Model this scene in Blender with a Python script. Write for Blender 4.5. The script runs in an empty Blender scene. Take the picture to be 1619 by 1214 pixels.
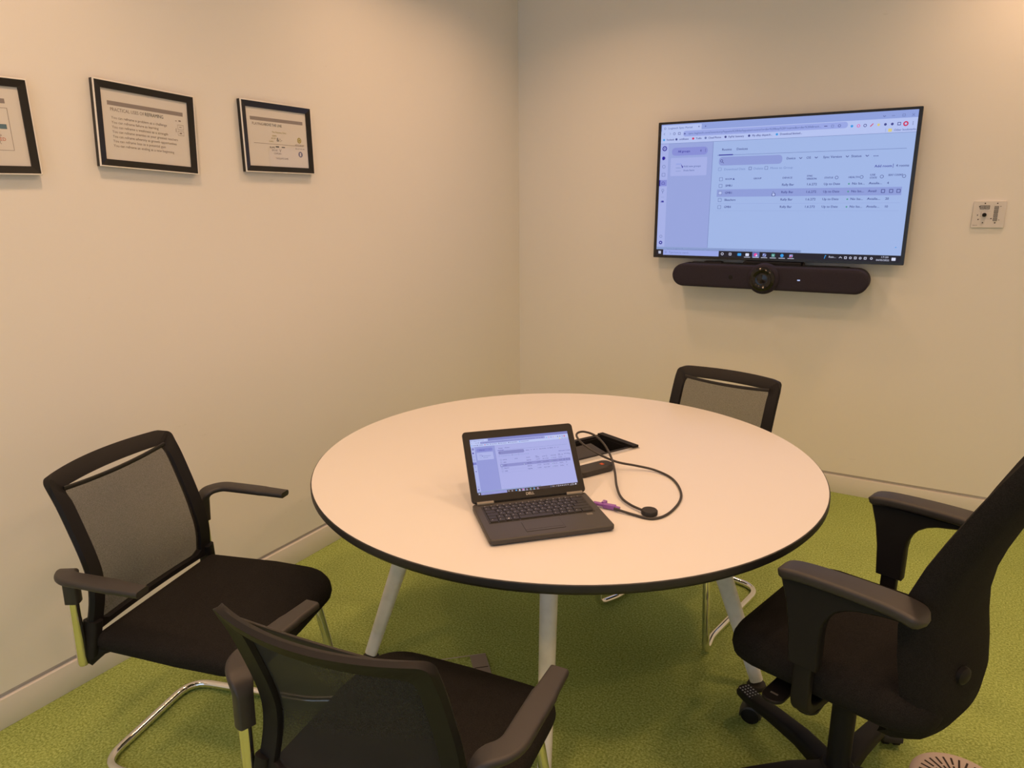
import bpy, bmesh, math, random
from mathutils import Vector, Matrix
random.seed(7)
PI = math.pi
scene = bpy.context.scene
COL = scene.collection

# ------------------------------------------------------------------ camera
def make_camera():
    f_px, pitch, roll, yaw = 1123.3, -0.2523, -0.0084, -0.5322
    fw = Vector((math.sin(yaw)*math.cos(pitch), math.cos(yaw)*math.cos(pitch), math.sin(pitch)))
    r = Vector((math.cos(yaw), -math.sin(yaw), 0)); u = r.cross(fw)
    r2 = math.cos(roll)*r + math.sin(roll)*u; u2 = -math.sin(roll)*r + math.cos(roll)*u
    cd = bpy.data.cameras.new('camera'); cam = bpy.data.objects.new('camera', cd); COL.objects.link(cam)
    cd.sensor_fit = 'HORIZONTAL'; cd.sensor_width = 36; cd.lens = f_px/1619*36
    cd.clip_start = .02
    m = Matrix((r2, u2, -fw)).transposed().to_4x4(); m.translation = Vector((2.2286, -3.888, 1.5102))
    cam.matrix_world = m
    scene.camera = cam
make_camera()

# ------------------------------------------------------------------ exposure, daylight, ceiling lamps
scene.view_settings.view_transform = 'Standard'
scene.view_settings.look = 'None'
scene.view_settings.exposure = 0.0
scene.view_settings.gamma = 1.0
scene.view_settings.use_curve_mapping = False
world = bpy.data.worlds.new('daylight'); scene.world = world
world.use_nodes = True
bg = world.node_tree.nodes['Background']
bg.inputs[0].default_value = (.62, .78, 1.0, 1); bg.inputs[1].default_value = 1.2
CEIL = 2.75
LAMP_COL = (1.0, .575, .31)
LAMP_GAIN = .236
LAMP_SPOTS = [(.6, -1.5, 18.5), (.6, -2.85, 9), (.6, -4.1, 11), (.75, -.8, 2.0), (2.55, -.42, 2.2), (1.75, -1.75, 1.5), (2.9, -1.75, 10.5),
              (1.75, -2.85, 2.5), (2.9, -2.85, 11), (1.7, -3.95, 12), (2.9, -3.95, 13)]

# ------------------------------------------------------------------ materials
def s2l(c):
    return tuple(((x/255)/12.92 if x/255 <= .04045 else ((x/255+.055)/1.055)**2.4) for x in c)
def mat(name, col, rough=.5, metal=0, spec=.5, emit=None, estr=1.0, coat=0, alpha=None):
    m = bpy.data.materials.new(name); m.use_nodes = True
    b = m.node_tree.nodes['Principled BSDF']
    b.inputs['Base Color'].default_value = (*col, 1)
    b.inputs['Roughness'].default_value = rough
    b.inputs['Metallic'].default_value = metal
    b.inputs['Specular IOR Level'].default_value = spec
    if coat: b.inputs['Coat Weight'].default_value = coat; b.inputs['Coat Roughness'].default_value = .05
    if emit:
        b.inputs['Emission Color'].default_value = (*emit, 1); b.inputs['Emission Strength'].default_value = estr
    if alpha is not None: b.inputs['Alpha'].default_value = alpha
    return m
def noise_col(m, c1, c2, scale, detail=3, lo=.35, hi=.65, bump=0, bscale=None, stretch=None):
    nt = m.node_tree; N = nt.nodes; b = N['Principled BSDF']
    tc = N.new('ShaderNodeTexCoord'); src = tc.outputs['Object']
    if stretch:
        mp = N.new('ShaderNodeMapping'); mp.inputs['Scale'].default_value = stretch
        nt.links.new(src, mp.inputs[0]); src = mp.outputs[0]
    n = N.new('ShaderNodeTexNoise'); n.inputs['Scale'].default_value = scale; n.inputs['Detail'].default_value = detail
    r = N.new('ShaderNodeValToRGB'); r.color_ramp.elements[0].position = lo; r.color_ramp.elements[1].position = hi
    r.color_ramp.elements[0].color = (*c1, 1); r.color_ramp.elements[1].color = (*c2, 1)
    nt.links.new(src, n.inputs['Vector']); nt.links.new(n.outputs['Fac'], r.inputs[0]); nt.links.new(r.outputs[0], b.inputs['Base Color'])
    if bump:
        n2 = N.new('ShaderNodeTexNoise'); n2.inputs['Scale'].default_value = bscale or scale; n2.inputs['Detail'].default_value = 2
        nt.links.new(src, n2.inputs['Vector'])
        bp = N.new('ShaderNodeBump'); bp.inputs['Strength'].default_value = bump; bp.inputs['Distance'].default_value = .004
        nt.links.new(n2.outputs['Fac'], bp.inputs['Height']); nt.links.new(bp.outputs[0], b.inputs['Normal'])
    return m
def wall_mat():
    m = mat('painted_plaster', (.8, .79, .76), .6, spec=.25)
    nt = m.node_tree; N = nt.nodes; b = N['Principled BSDF']
    tc = N.new('ShaderNodeTexCoord')
    # faint rubbed scuffs, long and thin, low on the wall
    mp = N.new('ShaderNodeMapping'); mp.inputs['Scale'].default_value = (2.2, 2.2, 9.0); mp.inputs['Rotation'].default_value = (.12, .1, 0)
    n = N.new('ShaderNodeTexNoise'); n.inputs['Scale'].default_value = 2.6; n.inputs['Detail'].default_value = 5; n.inputs['Roughness'].default_value = .7
    r = N.new('ShaderNodeValToRGB'); r.color_ramp.elements[0].position = .70; r.color_ramp.elements[1].position = .78
    r.color_ramp.elements[0].color = (0, 0, 0, 1); r.color_ramp.elements[1].color = (.35, .35, .35, 1)
    n3 = N.new('ShaderNodeTexNoise'); n3.inputs['Scale'].default_value = 1.3; n3.inputs['Detail'].default_value = 2
    r3 = N.new('ShaderNodeValToRGB'); r3.color_ramp.elements[0].color = (.84, .835, .815, 1); r3.color_ramp.elements[1].color = (.88, .875, .855, 1)
    mx = N.new('ShaderNodeMix'); mx.data_type = 'RGBA'
    mx.inputs['B'].default_value = (.52, .5, .46, 1)
    L = nt.links.new
    L(tc.outputs['Object'], mp.inputs[0]); L(mp.outputs[0], n.inputs['Vector']); L(n.outputs['Fac'], r.inputs[0])
    L(tc.outputs['Object'], n3.inputs['Vector']); L(n3.outputs['Fac'], r3.inputs[0])
    L(r.outputs[0], mx.inputs['Factor']); L(r3.outputs[0], mx.inputs['A']); L(mx.outputs['Result'], b.inputs['Base Color'])
    n2 = N.new('ShaderNodeTexNoise'); n2.inputs['Scale'].default_value = 220
    bp = N.new('ShaderNodeBump'); bp.inputs['Strength'].default_value = .08; bp.inputs['Distance'].default_value = .002
    L(tc.outputs['Object'], n2.inputs['Vector']); L(n2.outputs['Fac'], bp.inputs['Height']); L(bp.outputs[0], b.inputs['Normal'])
    return m
def carpet_mat():
    m = mat('green_loop_carpet', (.25, .33, .08), .95, spec=.1)
    nt = m.node_tree; N = nt.nodes; b = N['Principled BSDF']; L = nt.links.new
    tc = N.new('ShaderNodeTexCoord')
    v = N.new('ShaderNodeTexNoise'); v.inputs['Scale'].default_value = 150; v.inputs['Detail'].default_value = 3; v.inputs['Roughness'].default_value = .65
    r = N.new('ShaderNodeValToRGB'); e = r.color_ramp.elements
    e[0].position = .30; e[0].color = (.19, .25, .055, 1); e[1].position = .72; e[1].color = (.56, .68, .25, 1)
    k = e.new(.5); k.color = (.35, .45, .125, 1)
    n = N.new('ShaderNodeTexNoise'); n.inputs['Scale'].default_value = 2.5; n.inputs['Detail'].default_value = 4
    r2 = N.new('ShaderNodeValToRGB'); r2.color_ramp.elements[0].position = .3; r2.color_ramp.elements[1].position = .7
    r2.color_ramp.elements[0].color = (.9, .9, .9, 1); r2.color_ramp.elements[1].color = (1.06, 1.06, 1.06, 1)
    mx = N.new('ShaderNodeMix'); mx.data_type = 'RGBA'; mx.blend_type = 'MULTIPLY'; mx.inputs['Factor'].default_value = 1
    L(tc.outputs['Object'], v.inputs['Vector']); L(v.outputs['Fac'], r.inputs[0]); L(tc.outputs['Object'], n.inputs['Vector']); L(n.outputs['Fac'], r2.inputs[0])
    L(r.outputs[0], mx.inputs['A']); L(r2.outputs[0], mx.inputs['B']); L(mx.outputs['Result'], b.inputs['Base Color'])
    bp = N.new('ShaderNodeBump'); bp.inputs['Strength'].default_value = .6; bp.inputs['Distance'].default_value = .006
    L(v.outputs['Fac'], bp.inputs['Height']); L(bp.outputs[0], b.inputs['Normal'])
    return m
def mesh_fabric_mat():
    m = bpy.data.materials.new('woven_back_mesh'); m.use_nodes = True
    nt = m.node_tree; N = nt.nodes; b = N['Principled BSDF']; L = nt.links.new
    b.inputs['Base Color'].default_value = (.028, .027, .026, 1); b.inputs['Roughness'].default_value = .8; b.inputs['Specular IOR Level'].default_value = .2
    tr = N.new('ShaderNodeBsdfTransparent'); mx = N.new('ShaderNodeMixShader')
    tc = N.new('ShaderNodeTexCoord'); w = N.new('ShaderNodeTexNoise'); w.inputs['Scale'].default_value = 420; w.inputs['Detail'].default_value = 1
    mr = N.new('ShaderNodeMapRange'); mr.inputs['From Min'].default_value = .35; mr.inputs['From Max'].default_value = .65
    mr.inputs['To Min'].default_value = .44; mr.inputs['To Max'].default_value = .34       # open share of the weave seen straight on
    geo = N.new('ShaderNodeNewGeometry'); dot = N.new('ShaderNodeVectorMath'); dot.operation = 'DOT_PRODUCT'
    ab = N.new('ShaderNodeMath'); ab.operation = 'ABSOLUTE'; mxm = N.new('ShaderNodeMath'); mxm.operation = 'MAXIMUM'; mxm.inputs[1].default_value = .15
    inv = N.new('ShaderNodeMath'); inv.operation = 'DIVIDE'; inv.inputs[0].default_value = 1
    pw = N.new('ShaderNodeMath'); pw.operation = 'POWER'; om = N.new('ShaderNodeMath'); om.operation = 'SUBTRACT'; om.inputs[0].default_value = 1
    L(geo.outputs['Normal'], dot.inputs[0]); L(geo.outputs['Incoming'], dot.inputs[1]); L(dot.outputs['Value'], ab.inputs[0]); L(ab.outputs[0], mxm.inputs[0])
    L(mxm.outputs[0], inv.inputs[1]); L(mr.outputs[0], pw.inputs[0]); L(inv.outputs[0], pw.inputs[1]); L(pw.outputs[0], om.inputs[1])
    L(tc.outputs['Object'], w.inputs['Vector']); L(w.outputs['Fac'], mr.inputs['Value']); L(om.outputs[0], mx.inputs[0])
    L(tr.outputs[0], mx.inputs[1]); L(b.outputs[0], mx.inputs[2]); L(mx.outputs[0], N['Material Output'].inputs[0])
    return m
def glass_mat(name, gloss=.08):
    m = bpy.data.materials.new(name); m.use_nodes = True
    nt = m.node_tree; N = nt.nodes; L = nt.links.new
    N.remove(N['Principled BSDF'])
    tr = N.new('ShaderNodeBsdfTransparent'); gl = N.new('ShaderNodeBsdfGlossy'); gl.inputs['Roughness'].default_value = .015
    fr = N.new('ShaderNodeFresnel')
    geo = N.new('ShaderNodeNewGeometry'); ior = N.new('ShaderNodeMapRange'); ior.inputs['To Min'].default_value = 1.5; ior.inputs['To Max'].default_value = 1/1.5
    L(geo.outputs['Backfacing'], ior.inputs['Value']); L(ior.outputs[0], fr.inputs['IOR'])     # a thin pane reflects alike from both sides
    mx = N.new('ShaderNodeMixShader'); L(fr.outputs[0], mx.inputs[0]); L(tr.outputs[0], mx.inputs[1]); L(gl.outputs[0], mx.inputs[2])
    L(mx.outputs[0], N['Material Output'].inputs[0])
    return m
def emis(name, rgb, strength=1.0):
    m = mat(name, (.01, .01, .012), .35, spec=.3, emit=s2l(rgb), estr=strength)
    return m

M = {}
M['wall'] = wall_mat()
M['ceiling'] = mat('ceiling_white', (.85, .845, .83), .8)
M['skirting'] = mat('skirting_paint', (.76, .75, .73), .45)
M['groove'] = mat('shadow_gap_paint', (.58, .56, .53), .7)
M['carpet'] = carpet_mat()
M['laminate'] = mat('white_laminate', (.72, .71, .70), .38, spec=.4)
M['edge_black'] = mat('black_table_edge', (.012, .012, .013), .45)
M['white_metal'] = noise_col(mat('white_powder_coat', (.8, .8, .8), .45), (.78, .78, .78), (.86, .86, .86), 30, lo=.3, hi=.6)
M['chrome'] = mat('chrome', (.82, .82, .81), .09, metal=1)
M['black_plastic'] = mat('black_plastic', (.011, .0105, .0115), .55, spec=.22)
M['arm_plastic'] = mat('dark_brown_black_plastic', (.028, .026, .026), .48)
M['gloss_black'] = mat('gloss_black', (.008, .008, .010), .12)
M['fabric'] = noise_col(mat('black_seat_fabric', (.014, .013, .013), .95, spec=.12), (.009, .0085, .0085), (.020, .019, .018), 500, bump=.25, bscale=600)
M['back_mesh'] = mesh_fabric_mat()
M['rod'] = mat('black_rod', (.01, .01, .01), .5)
M['tv_case'] = mat('tv_case', (.014, .013, .017), .25)
M['bar_fabric'] = noise_col(mat('soundbar_cloth', (.03, .029, .032), .85, spec=.2), (.026, .022, .034), (.044, .038, .056), 700)
M['laptop_shell'] = mat('laptop_dark_grey', (.045, .043, .042), .5)
M['laptop_bezel'] = mat('laptop_bezel', (.010, .0097, .0098), .5, spec=.3)
M['key'] = mat('key_black', (.016, .0155, .0155), .5)
M['silver'] = mat('silver', (.42, .42, .42), .4, metal=.8)
M['print_white'] = mat('printed_legend', (.55, .55, .55), .6)
M['hinge'] = mat('hinge_grey', (.19, .18, .16), .4, metal=.4)
M['purple'] = mat('purple_plastic', (.26, .10, .42), .4)
M['cable'] = mat('cable_grey', (.035, .032, .031), .5)
M['dark_rubber'] = mat('dark_rubber', (.02, .019, .019), .7)
M['orange'] = mat('orange_print', (.62, .10, .03), .5)
M['plate'] = mat('control_plate_plastic', (.74, .72, .71), .4)
M['button'] = mat('grey_button', (.36, .36, .37), .5)
M['button_line'] = mat('button_outline', (.13, .13, .14), .5)
M['paper'] = mat('paper', (.78, .77, .75), .7)
M['bar_grey'] = mat('printed_grey', (.30, .27, .27), .7)
M['ink'] = mat('printed_ink', (.24, .20, .185), .7)
M['ink_dark'] = mat('printed_dark_ink', (.03, .05, .07), .7)
M['ink_blue'] = mat('printed_blue', (.10, .20, .28), .7)
M['ink_red'] = mat('printed_red', (.62, .16, .10), .7)
M['ink_olive'] = mat('printed_olive', (.38, .34, .06), .7)
M['ink_slate'] = mat('printed_slate', (.16, .17, .30), .7)
M['frame_black'] = mat('frame_black', (.012, .011, .011), .3)
M['frame_silver'] = mat('frame_silver', (.88, .87, .85), .3)
M['frame_glass'] = glass_mat('frame_glass')
M['window_glass'] = glass_mat('window_glass')
M['beige_plastic'] = mat('beige_plastic', (.52, .44, .40), .55)
M['slot'] = mat('slot_dark', (.03, .02, .017), .8)
M['lamp'] = mat('lamp_diffuser', (.8, .8, .8), .5, emit=LAMP_COL, estr=1.5)
M['tan'] = mat('tan_plastic', (.30, .25, .21), .6)
M['alu'] = mat('aluminium', (.75, .74, .73), .3, metal=.8)
# screen colours (the screens give off light)
UIC = {'bg': (158, 180, 228), 'tabs': (140, 158, 218), 'white': (178, 192, 238), 'side': (148, 162, 218), 'rail': (163, 174, 228),
       'pill': (132, 140, 212), 'field': (138, 152, 212), 'hl': (139, 154, 214), 'line': (110, 128, 184), 'ink': (58, 66, 138),
       'mid': (96, 112, 172), 'faint': (122, 142, 198), 'navy': (34, 26, 150), 'black': (22, 20, 34), 'search': (150, 164, 226),
       'paleink': (210, 215, 240), 'red': (200, 40, 90), 'pink': (232, 60, 150), 'green': (70, 150, 140), 'cyan': (50, 150, 225), 'yellow': (212, 200, 130), 'status': (138, 158, 206)}
for k, v in UIC.items(): M['ui_'+k] = emis('screen_'+k, v, 1.0)
LAPC = {'bg': (160, 168, 226), 'side': (136, 147, 212), 'tabs': (112, 122, 190), 'search': (138, 146, 210), 'hl': (128, 136, 200), 'field': (122, 130, 192), 'pill': (118, 128, 204)}
for k, v in UIC.items(): M['lap_'+k] = emis('laptop_screen_'+k, LAPC.get(k, v), 1.0)

# ------------------------------------------------------------------ mesh helpers
class MB:
    """collects geometry with material slots, then links ONE mesh object"""
    def __init__(self): self.bm = bmesh.new(); self.mats = []
    def mi(self, m):
        if m not in self.mats: self.mats.append(m)
        return self.mats.index(m)
    def faces(self, vs, fs, m, mtx=None):
        i = self.mi(m)
        bv = [self.bm.verts.new((mtx @ Vector(v)) if mtx else v) for v in vs]
        for f in fs:
            try:
                fc = self.bm.faces.new([bv[k] for k in f]); fc.material_index = i
            except ValueError: pass
        return bv
    def box(self, c, s, m, mtx=None, bev=0, seg=2):
        t = bmesh.new(); bmesh.ops.create_cube(t, size=1)
        for v in t.verts: v.co = Vector((v.co.x*s[0]+c[0], v.co.y*s[1]+c[1], v.co.z*s[2]+c[2]))
        if bev: bmesh.ops.bevel(t, geom=list(t.edges), offset=bev, segments=seg, affect='EDGES', profile=.5)
        self.merge(t, m, mtx)
    def merge(self, t, m, mtx=None):
        i = self.mi(m); t.verts.index_update()
        bv = [self.bm.verts.new((mtx @ v.co) if mtx else v.co) for v in t.verts]
        for f in t.faces:
            try: fc = self.bm.faces.new([bv[v.index] for v in f.verts]); fc.material_index = i
            except ValueError: pass
        t.free()
    def rings(self, rings, m, cap0=True, cap1=True, closed=True, mtx=None):
        i = self.mi(m); n = len(rings[0])
        R = [[self.bm.verts.new((mtx @ Vector(p)) if mtx else p) for p in r] for r in rings]
        for a, b in zip(R, R[1:]):
            for k in range(n if closed else n-1):
                q = (k+1) % n
                fc = self.bm.faces.new((a[k], a[q], b[q], b[k])); fc.material_index = i
        if cap0: fc = self.bm.faces.new(R[0][::-1]); fc.material_index = i
        if cap1: fc = self.bm.faces.new(R[-1]); fc.material_index = i
    def sweep(self, path, prof, m, up=None, scales=None, mtx=None):
        """prof: list of (a,b): a along side, b along up"""
        P = [Vector(p) for p in path]; rings = []; side = None
        for k, p in enumerate(P):
            t = ((P[min(k+1, len(P)-1)]-p).normalized() if k < len(P)-1 else Vector()) + ((p-P[k-1]).normalized() if k else Vector())
            t.normalize()
            if up is not None and not callable(up): u0 = Vector(up)
            elif callable(up): u0 = Vector(up(t))
            else:
                u0 = (Vector((0, 0, 1)) if abs(t.z) < .9 else Vector((1, 0, 0))) if side is None else side.cross(t)
            s = t.cross(u0)
            if s.length < 1e-6: s = t.cross(Vector((1, 0, 0)))
            s.normalize(); u = s.cross(t).normalized()
            if up is None: side = s
            sc = scales[k] if scales else 1
            if not isinstance(sc, tuple): sc = (sc, sc)
            rings.append([p + s*a*sc[0] + u*b*sc[1] for a, b in prof])
        self.rings(rings, m, mtx=mtx)
    def tube(self, path, r, m, n=12, mtx=None, scales=None):
        self.sweep(path, [(r*math.cos(2*PI*k/n), r*math.sin(2*PI*k/n)) for k in range(n)], m, mtx=mtx, scales=scales)
    def lathe(self, prof, m, n=24, mtx=None, c=(0, 0, 0)):
        rr = [[(c[0]+r*math.cos(2*PI*k/n), c[1]+r*math.sin(2*PI*k/n), c[2]+z) for k in range(n)] for r, z in prof]
        self.rings(rr, m, mtx=mtx)
    def prism(self, poly, z0, z1, m, mtx=None, bev=0):
        if bev:
            c = (sum(p[0] for p in poly)/len(poly), sum(p[1] for p in poly)/len(poly))
            ins = offset_poly(poly, bev)
            self.rings([[(*p, z0) for p in ins], [(*p, z0+bev) for p in poly], [(*p, z1-bev) for p in poly], [(*p, z1) for p in ins]], m, mtx=mtx)
        else:
            self.rings([[(*p, z0) for p in poly], [(*p, z1) for p in poly]], m, mtx=mtx)
    def text(self, s, size, m, mtx, align='LEFT', wfit=None, bold=0):
        cu = bpy.data.curves.new('t', 'FONT'); cu.body = s; cu.size = size; cu.align_x = align; cu.resolution_u = 2; cu.offset = bold*size
        ob = bpy.data.objects.new('t', cu)
        me = bpy.data.meshes.new_from_object(ob)
        sx = 1
        if wfit and me.vertices:
            w = max(v.co.x for v in me.vertices)-min(v.co.x for v in me.vertices); sx = wfit/max(w, 1e-6)
        vs = [Vector((v.co.x*sx, v.co.y, 0)) for v in me.vertices]; fs = [tuple(p.vertices) for p in me.polygons]
        self.faces(vs, fs, m, mtx)
        bpy.data.objects.remove(ob); bpy.data.curves.remove(cu); bpy.data.meshes.remove(me)
    def build(self, name, parent=None, smooth=True, angle=40, recalc=True):
        if recalc: bmesh.ops.recalc_face_normals(self.bm, faces=list(self.bm.faces))
        me = bpy.data.meshes.new(name); self.bm.to_mesh(me); self.bm.free()
        for m in self.mats: me.materials.append(m)
        if smooth:
            for p in me.polygons: p.use_smooth = True
            me.set_sharp_from_angle(angle=math.radians(angle))
        o = bpy.data.objects.new(name, me); COL.objects.link(o)
        if parent: o.parent = parent
        return o
def rrect(w, h, r, seg=5, c=(0, 0)):
    pts = []
    for cx, cy, a0 in ((w/2-r, h/2-r, 0), (-w/2+r, h/2-r, 90), (-w/2+r, -h/2+r, 180), (w/2-r, -h/2+r, 270)):
        for k in range(seg+1):
            a = math.radians(a0+90*k/seg); pts.append((c[0]+cx+r*math.cos(a), c[1]+cy+r*math.sin(a)))
    return pts
def offset_poly(poly, d):
    n = len(poly); out = []
    area = sum(poly[i][0]*poly[(i+1) % n][1]-poly[(i+1) % n][0]*poly[i][1] for i in range(n))
    sg = 1 if area > 0 else -1
    for i in range(n):
        p0, p1, p2 = Vector(poly[i-1]), Vector(poly[i]), Vector(poly[(i+1) % n])
        e = (p2-p0)
        if e.length < 1e-9: out.append(tuple(p1)); continue
        e.normalize(); nrm = Vector((-e.y, e.x))*sg
        out.append(tuple(p1+nrm*d))
    return out
def fillet(pts, r, seg=6):
    P = [Vector(p) for p in pts]; out = [P[0]]
    for k in range(1, len(P)-1):
        rr = r[k-1] if isinstance(r, (list, tuple)) else r
        a = P[k-1]-P[k]; b = P[k+1]-P[k]; d = min(rr, a.length*.49, b.length*.49)
        A = P[k]+a.normalized()*d; B = P[k]+b.normalized()*d
        for j in range(seg+1):
            t = j/seg; out.append(A*(1-t)**2+P[k]*2*t*(1-t)+B*t*t)
    out.append(P[-1]); return out
def catmull(pts, n=8):
    P = [Vector(p) for p in pts]; P = [P[0]*2-P[1]]+P+[P[-1]*2-P[-2]]; out = []
    for i in range(1, len(P)-2):
        for k in range(n):
            t = k/n; a, b, c, d = P[i-1], P[i], P[i+1], P[i+2]
            out.append(.5*((2*b)+(c-a)*t+(2*a-5*b+4*c-d)*t*t+(3*b-a-3*c+d)*t**3))
    out.append(P[-2]); return out
def lerp_prof(tab, s):
    """smooth interpolation of [(s, value)]"""
    if s <= tab[0][0]: return tab[0][1]
    if s >= tab[-1][0]: return tab[-1][1]
    n = len(tab)
    def slope(i):
        i0, i1 = max(0, i-1), min(n-1, i+1)
        return (tab[i1][1]-tab[i0][1])/(tab[i1][0]-tab[i0][0])
    for i in range(n-1):
        (a, va), (b, vb) = tab[i], tab[i+1]
        if s <= b:
            h = b-a; t = (s-a)/h; m0, m1 = slope(i)*h, slope(i+1)*h
            return va*(2*t**3-3*t*t+1)+m0*(t**3-2*t*t+t)+vb*(3*t*t-2*t**3)+m1*(t**3-t*t)
def thing(name, label, cat, loc=(0, 0, 0), rotz=0, group=None):
    o = bpy.data.objects.new(name, None); COL.objects.link(o)
    o.empty_display_size = .1
    o.location = loc; o.rotation_euler = (0, 0, rotz); o['label'] = label; o['category'] = cat
    if group: o['group'] = group
    return o
def struct(mb, name, **k):
    o = mb.build(name, **k); o['kind'] = 'structure'; return o
def dup(root, loc, rotz, label):
    r = root.copy(); COL.objects.link(r); r.location = loc; r.rotation_euler = (0, 0, rotz); r['label'] = label
    for ch in list(root.children):
        c = ch.copy(); COL.objects.link(c); c.parent = r
        for g in ch.children:
            d = g.copy(); COL.objects.link(d); d.parent = c
    return r
def RZ(a): return Matrix.Rotation(a, 4, 'Z')
def T(*v): return Matrix.Translation(Vector(v))

# ------------------------------------------------------------------ room shell
X1, Y0 = 3.7, -5.4          # right and rear limits of the room
SK, GAP = .094, .015        # skirting height, shadow gap above it
m = MB(); m.box((X1/2, Y0/2, -.06), (X1+.4, -Y0+.4, .12), M['carpet']); struct(m, 'floor', smooth=False)
m = MB(); m.box((X1/2, Y0/2, CEIL+.05), (X1+.4, -Y0+.4, .1), M['ceiling']); struct(m, 'ceiling', smooth=False)
WB = SK+GAP
def wall_panel(name, c, s, groove_c, groove_s):
    m = MB(); m.box(c, s, M['wall']); m.box(groove_c, groove_s, M['groove']); return struct(m, name, smooth=False)
wall_panel('wall_left', (-.06, Y0/2, (CEIL+WB)/2), (.12, -Y0+.24, CEIL-WB), (-.07, Y0/2, WB/2), (.12, -Y0+.24, WB))
wall_panel('wall_back', (X1/2, .06, (CEIL+WB)/2), (X1, .12, CEIL-WB), (X1/2, .07, WB/2), (X1, .12, WB))
wall_panel('wall_right', (X1+.06, Y0/2, (CEIL+WB)/2), (.12, -Y0+.24, CEIL-WB), (X1+.07, Y0/2, WB/2), (.12, -Y0+.24, WB))
# rear wall behind the camera with a wide glazed opening
ox0, ox1, oz0, oz1 = .5, 3.3, .25, 2.3
m = MB()
for c, s in (((ox0/2, Y0-.06, CEIL/2), (ox0, .12, CEIL)), (((X1+ox1)/2, Y0-.06, CEIL/2), (X1-ox1, .12, CEIL)),
             (((ox0+ox1)/2, Y0-.06, oz0/2), (ox1-ox0, .12, oz0)), (((ox0+ox1)/2, Y0-.06, (CEIL+oz1)/2), (ox1-ox0, .12, CEIL-oz1))):
    m.box(c, s, M['wall'])
struct(m, 'wall_front', smooth=False)
m = MB()
for x in (ox0+.03, (ox0+ox1)/2, ox1-.03): m.box((x, Y0-.06, (oz0+oz1)/2), (.06, .06, oz1-oz0), M['alu'])
for z in (oz0+.03, oz1-.03): m.box(((ox0+ox1)/2, Y0-.06, z), (ox1-ox0, .06, .06), M['alu'])
win = struct(m, 'window_1', smooth=False)
m = MB(); m.faces([(ox0+.04, Y0-.06, oz0+.04), (ox0+.04, Y0-.06, oz1-.04), (ox1-.04, Y0-.06, oz1-.04), (ox1-.04, Y0-.06, oz0+.04)], [(0, 1, 2, 3)], M['window_glass']); m.build('pane', win, smooth=False, recalc=False)
def baseboard(name, c, s):
    m = MB(); m.box(c, s, M['skirting'], bev=.0012, seg=2); struct(m, name)
baseboard('baseboard_left', (-.002, Y0/2, SK/2), (.020, -Y0, SK))
baseboard('baseboard_back', (X1/2, .002, SK/2), (X1, .020, SK))
baseboard('baseboard_right', (X1+.004, Y0/2, SK/2), (.016, -Y0, SK))

# ceiling lamps (out of the frame, they light the room)
def make_lamp():
    t = thing('ceiling_downlight', 'round recessed warm white ceiling downlight', 'ceiling light', (0, 0, CEIL), group='ceiling downlights above the room')
    m = MB(); m.lathe([(.095, 0), (.11, 0), (.11, -.006), (.105, -.010), (.088, -.010), (.085, -.004), (.085, 0)], M['white_metal'], 32)
    m.build('trim_ring', t)
    m = MB(); m.lathe([(.0, -.002), (.084, -.002), (.084, -.005), (.0, -.005)], M['lamp'], 32); m.build('diffuser', t)
    return t
lamp0 = make_lamp()
for i, (x, y, w) in enumerate(LAMP_SPOTS):
    t = lamp0 if i == 0 else dup(lamp0, (x, y, CEIL), 0, lamp0['label'])
    t.location = (x, y, CEIL)
    ld = bpy.data.lights.new('downlight_glow', 'AREA'); ld.shape = 'DISK'; ld.size = .16; ld.energy = w*LAMP_GAIN; ld.color = LAMP_COL; ld.spread = math.radians(140)
    lo = bpy.data.objects.new('downlight_glow', ld); COL.objects.link(lo); lo.parent = t; lo.location = (0, 0, -.02)

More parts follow.
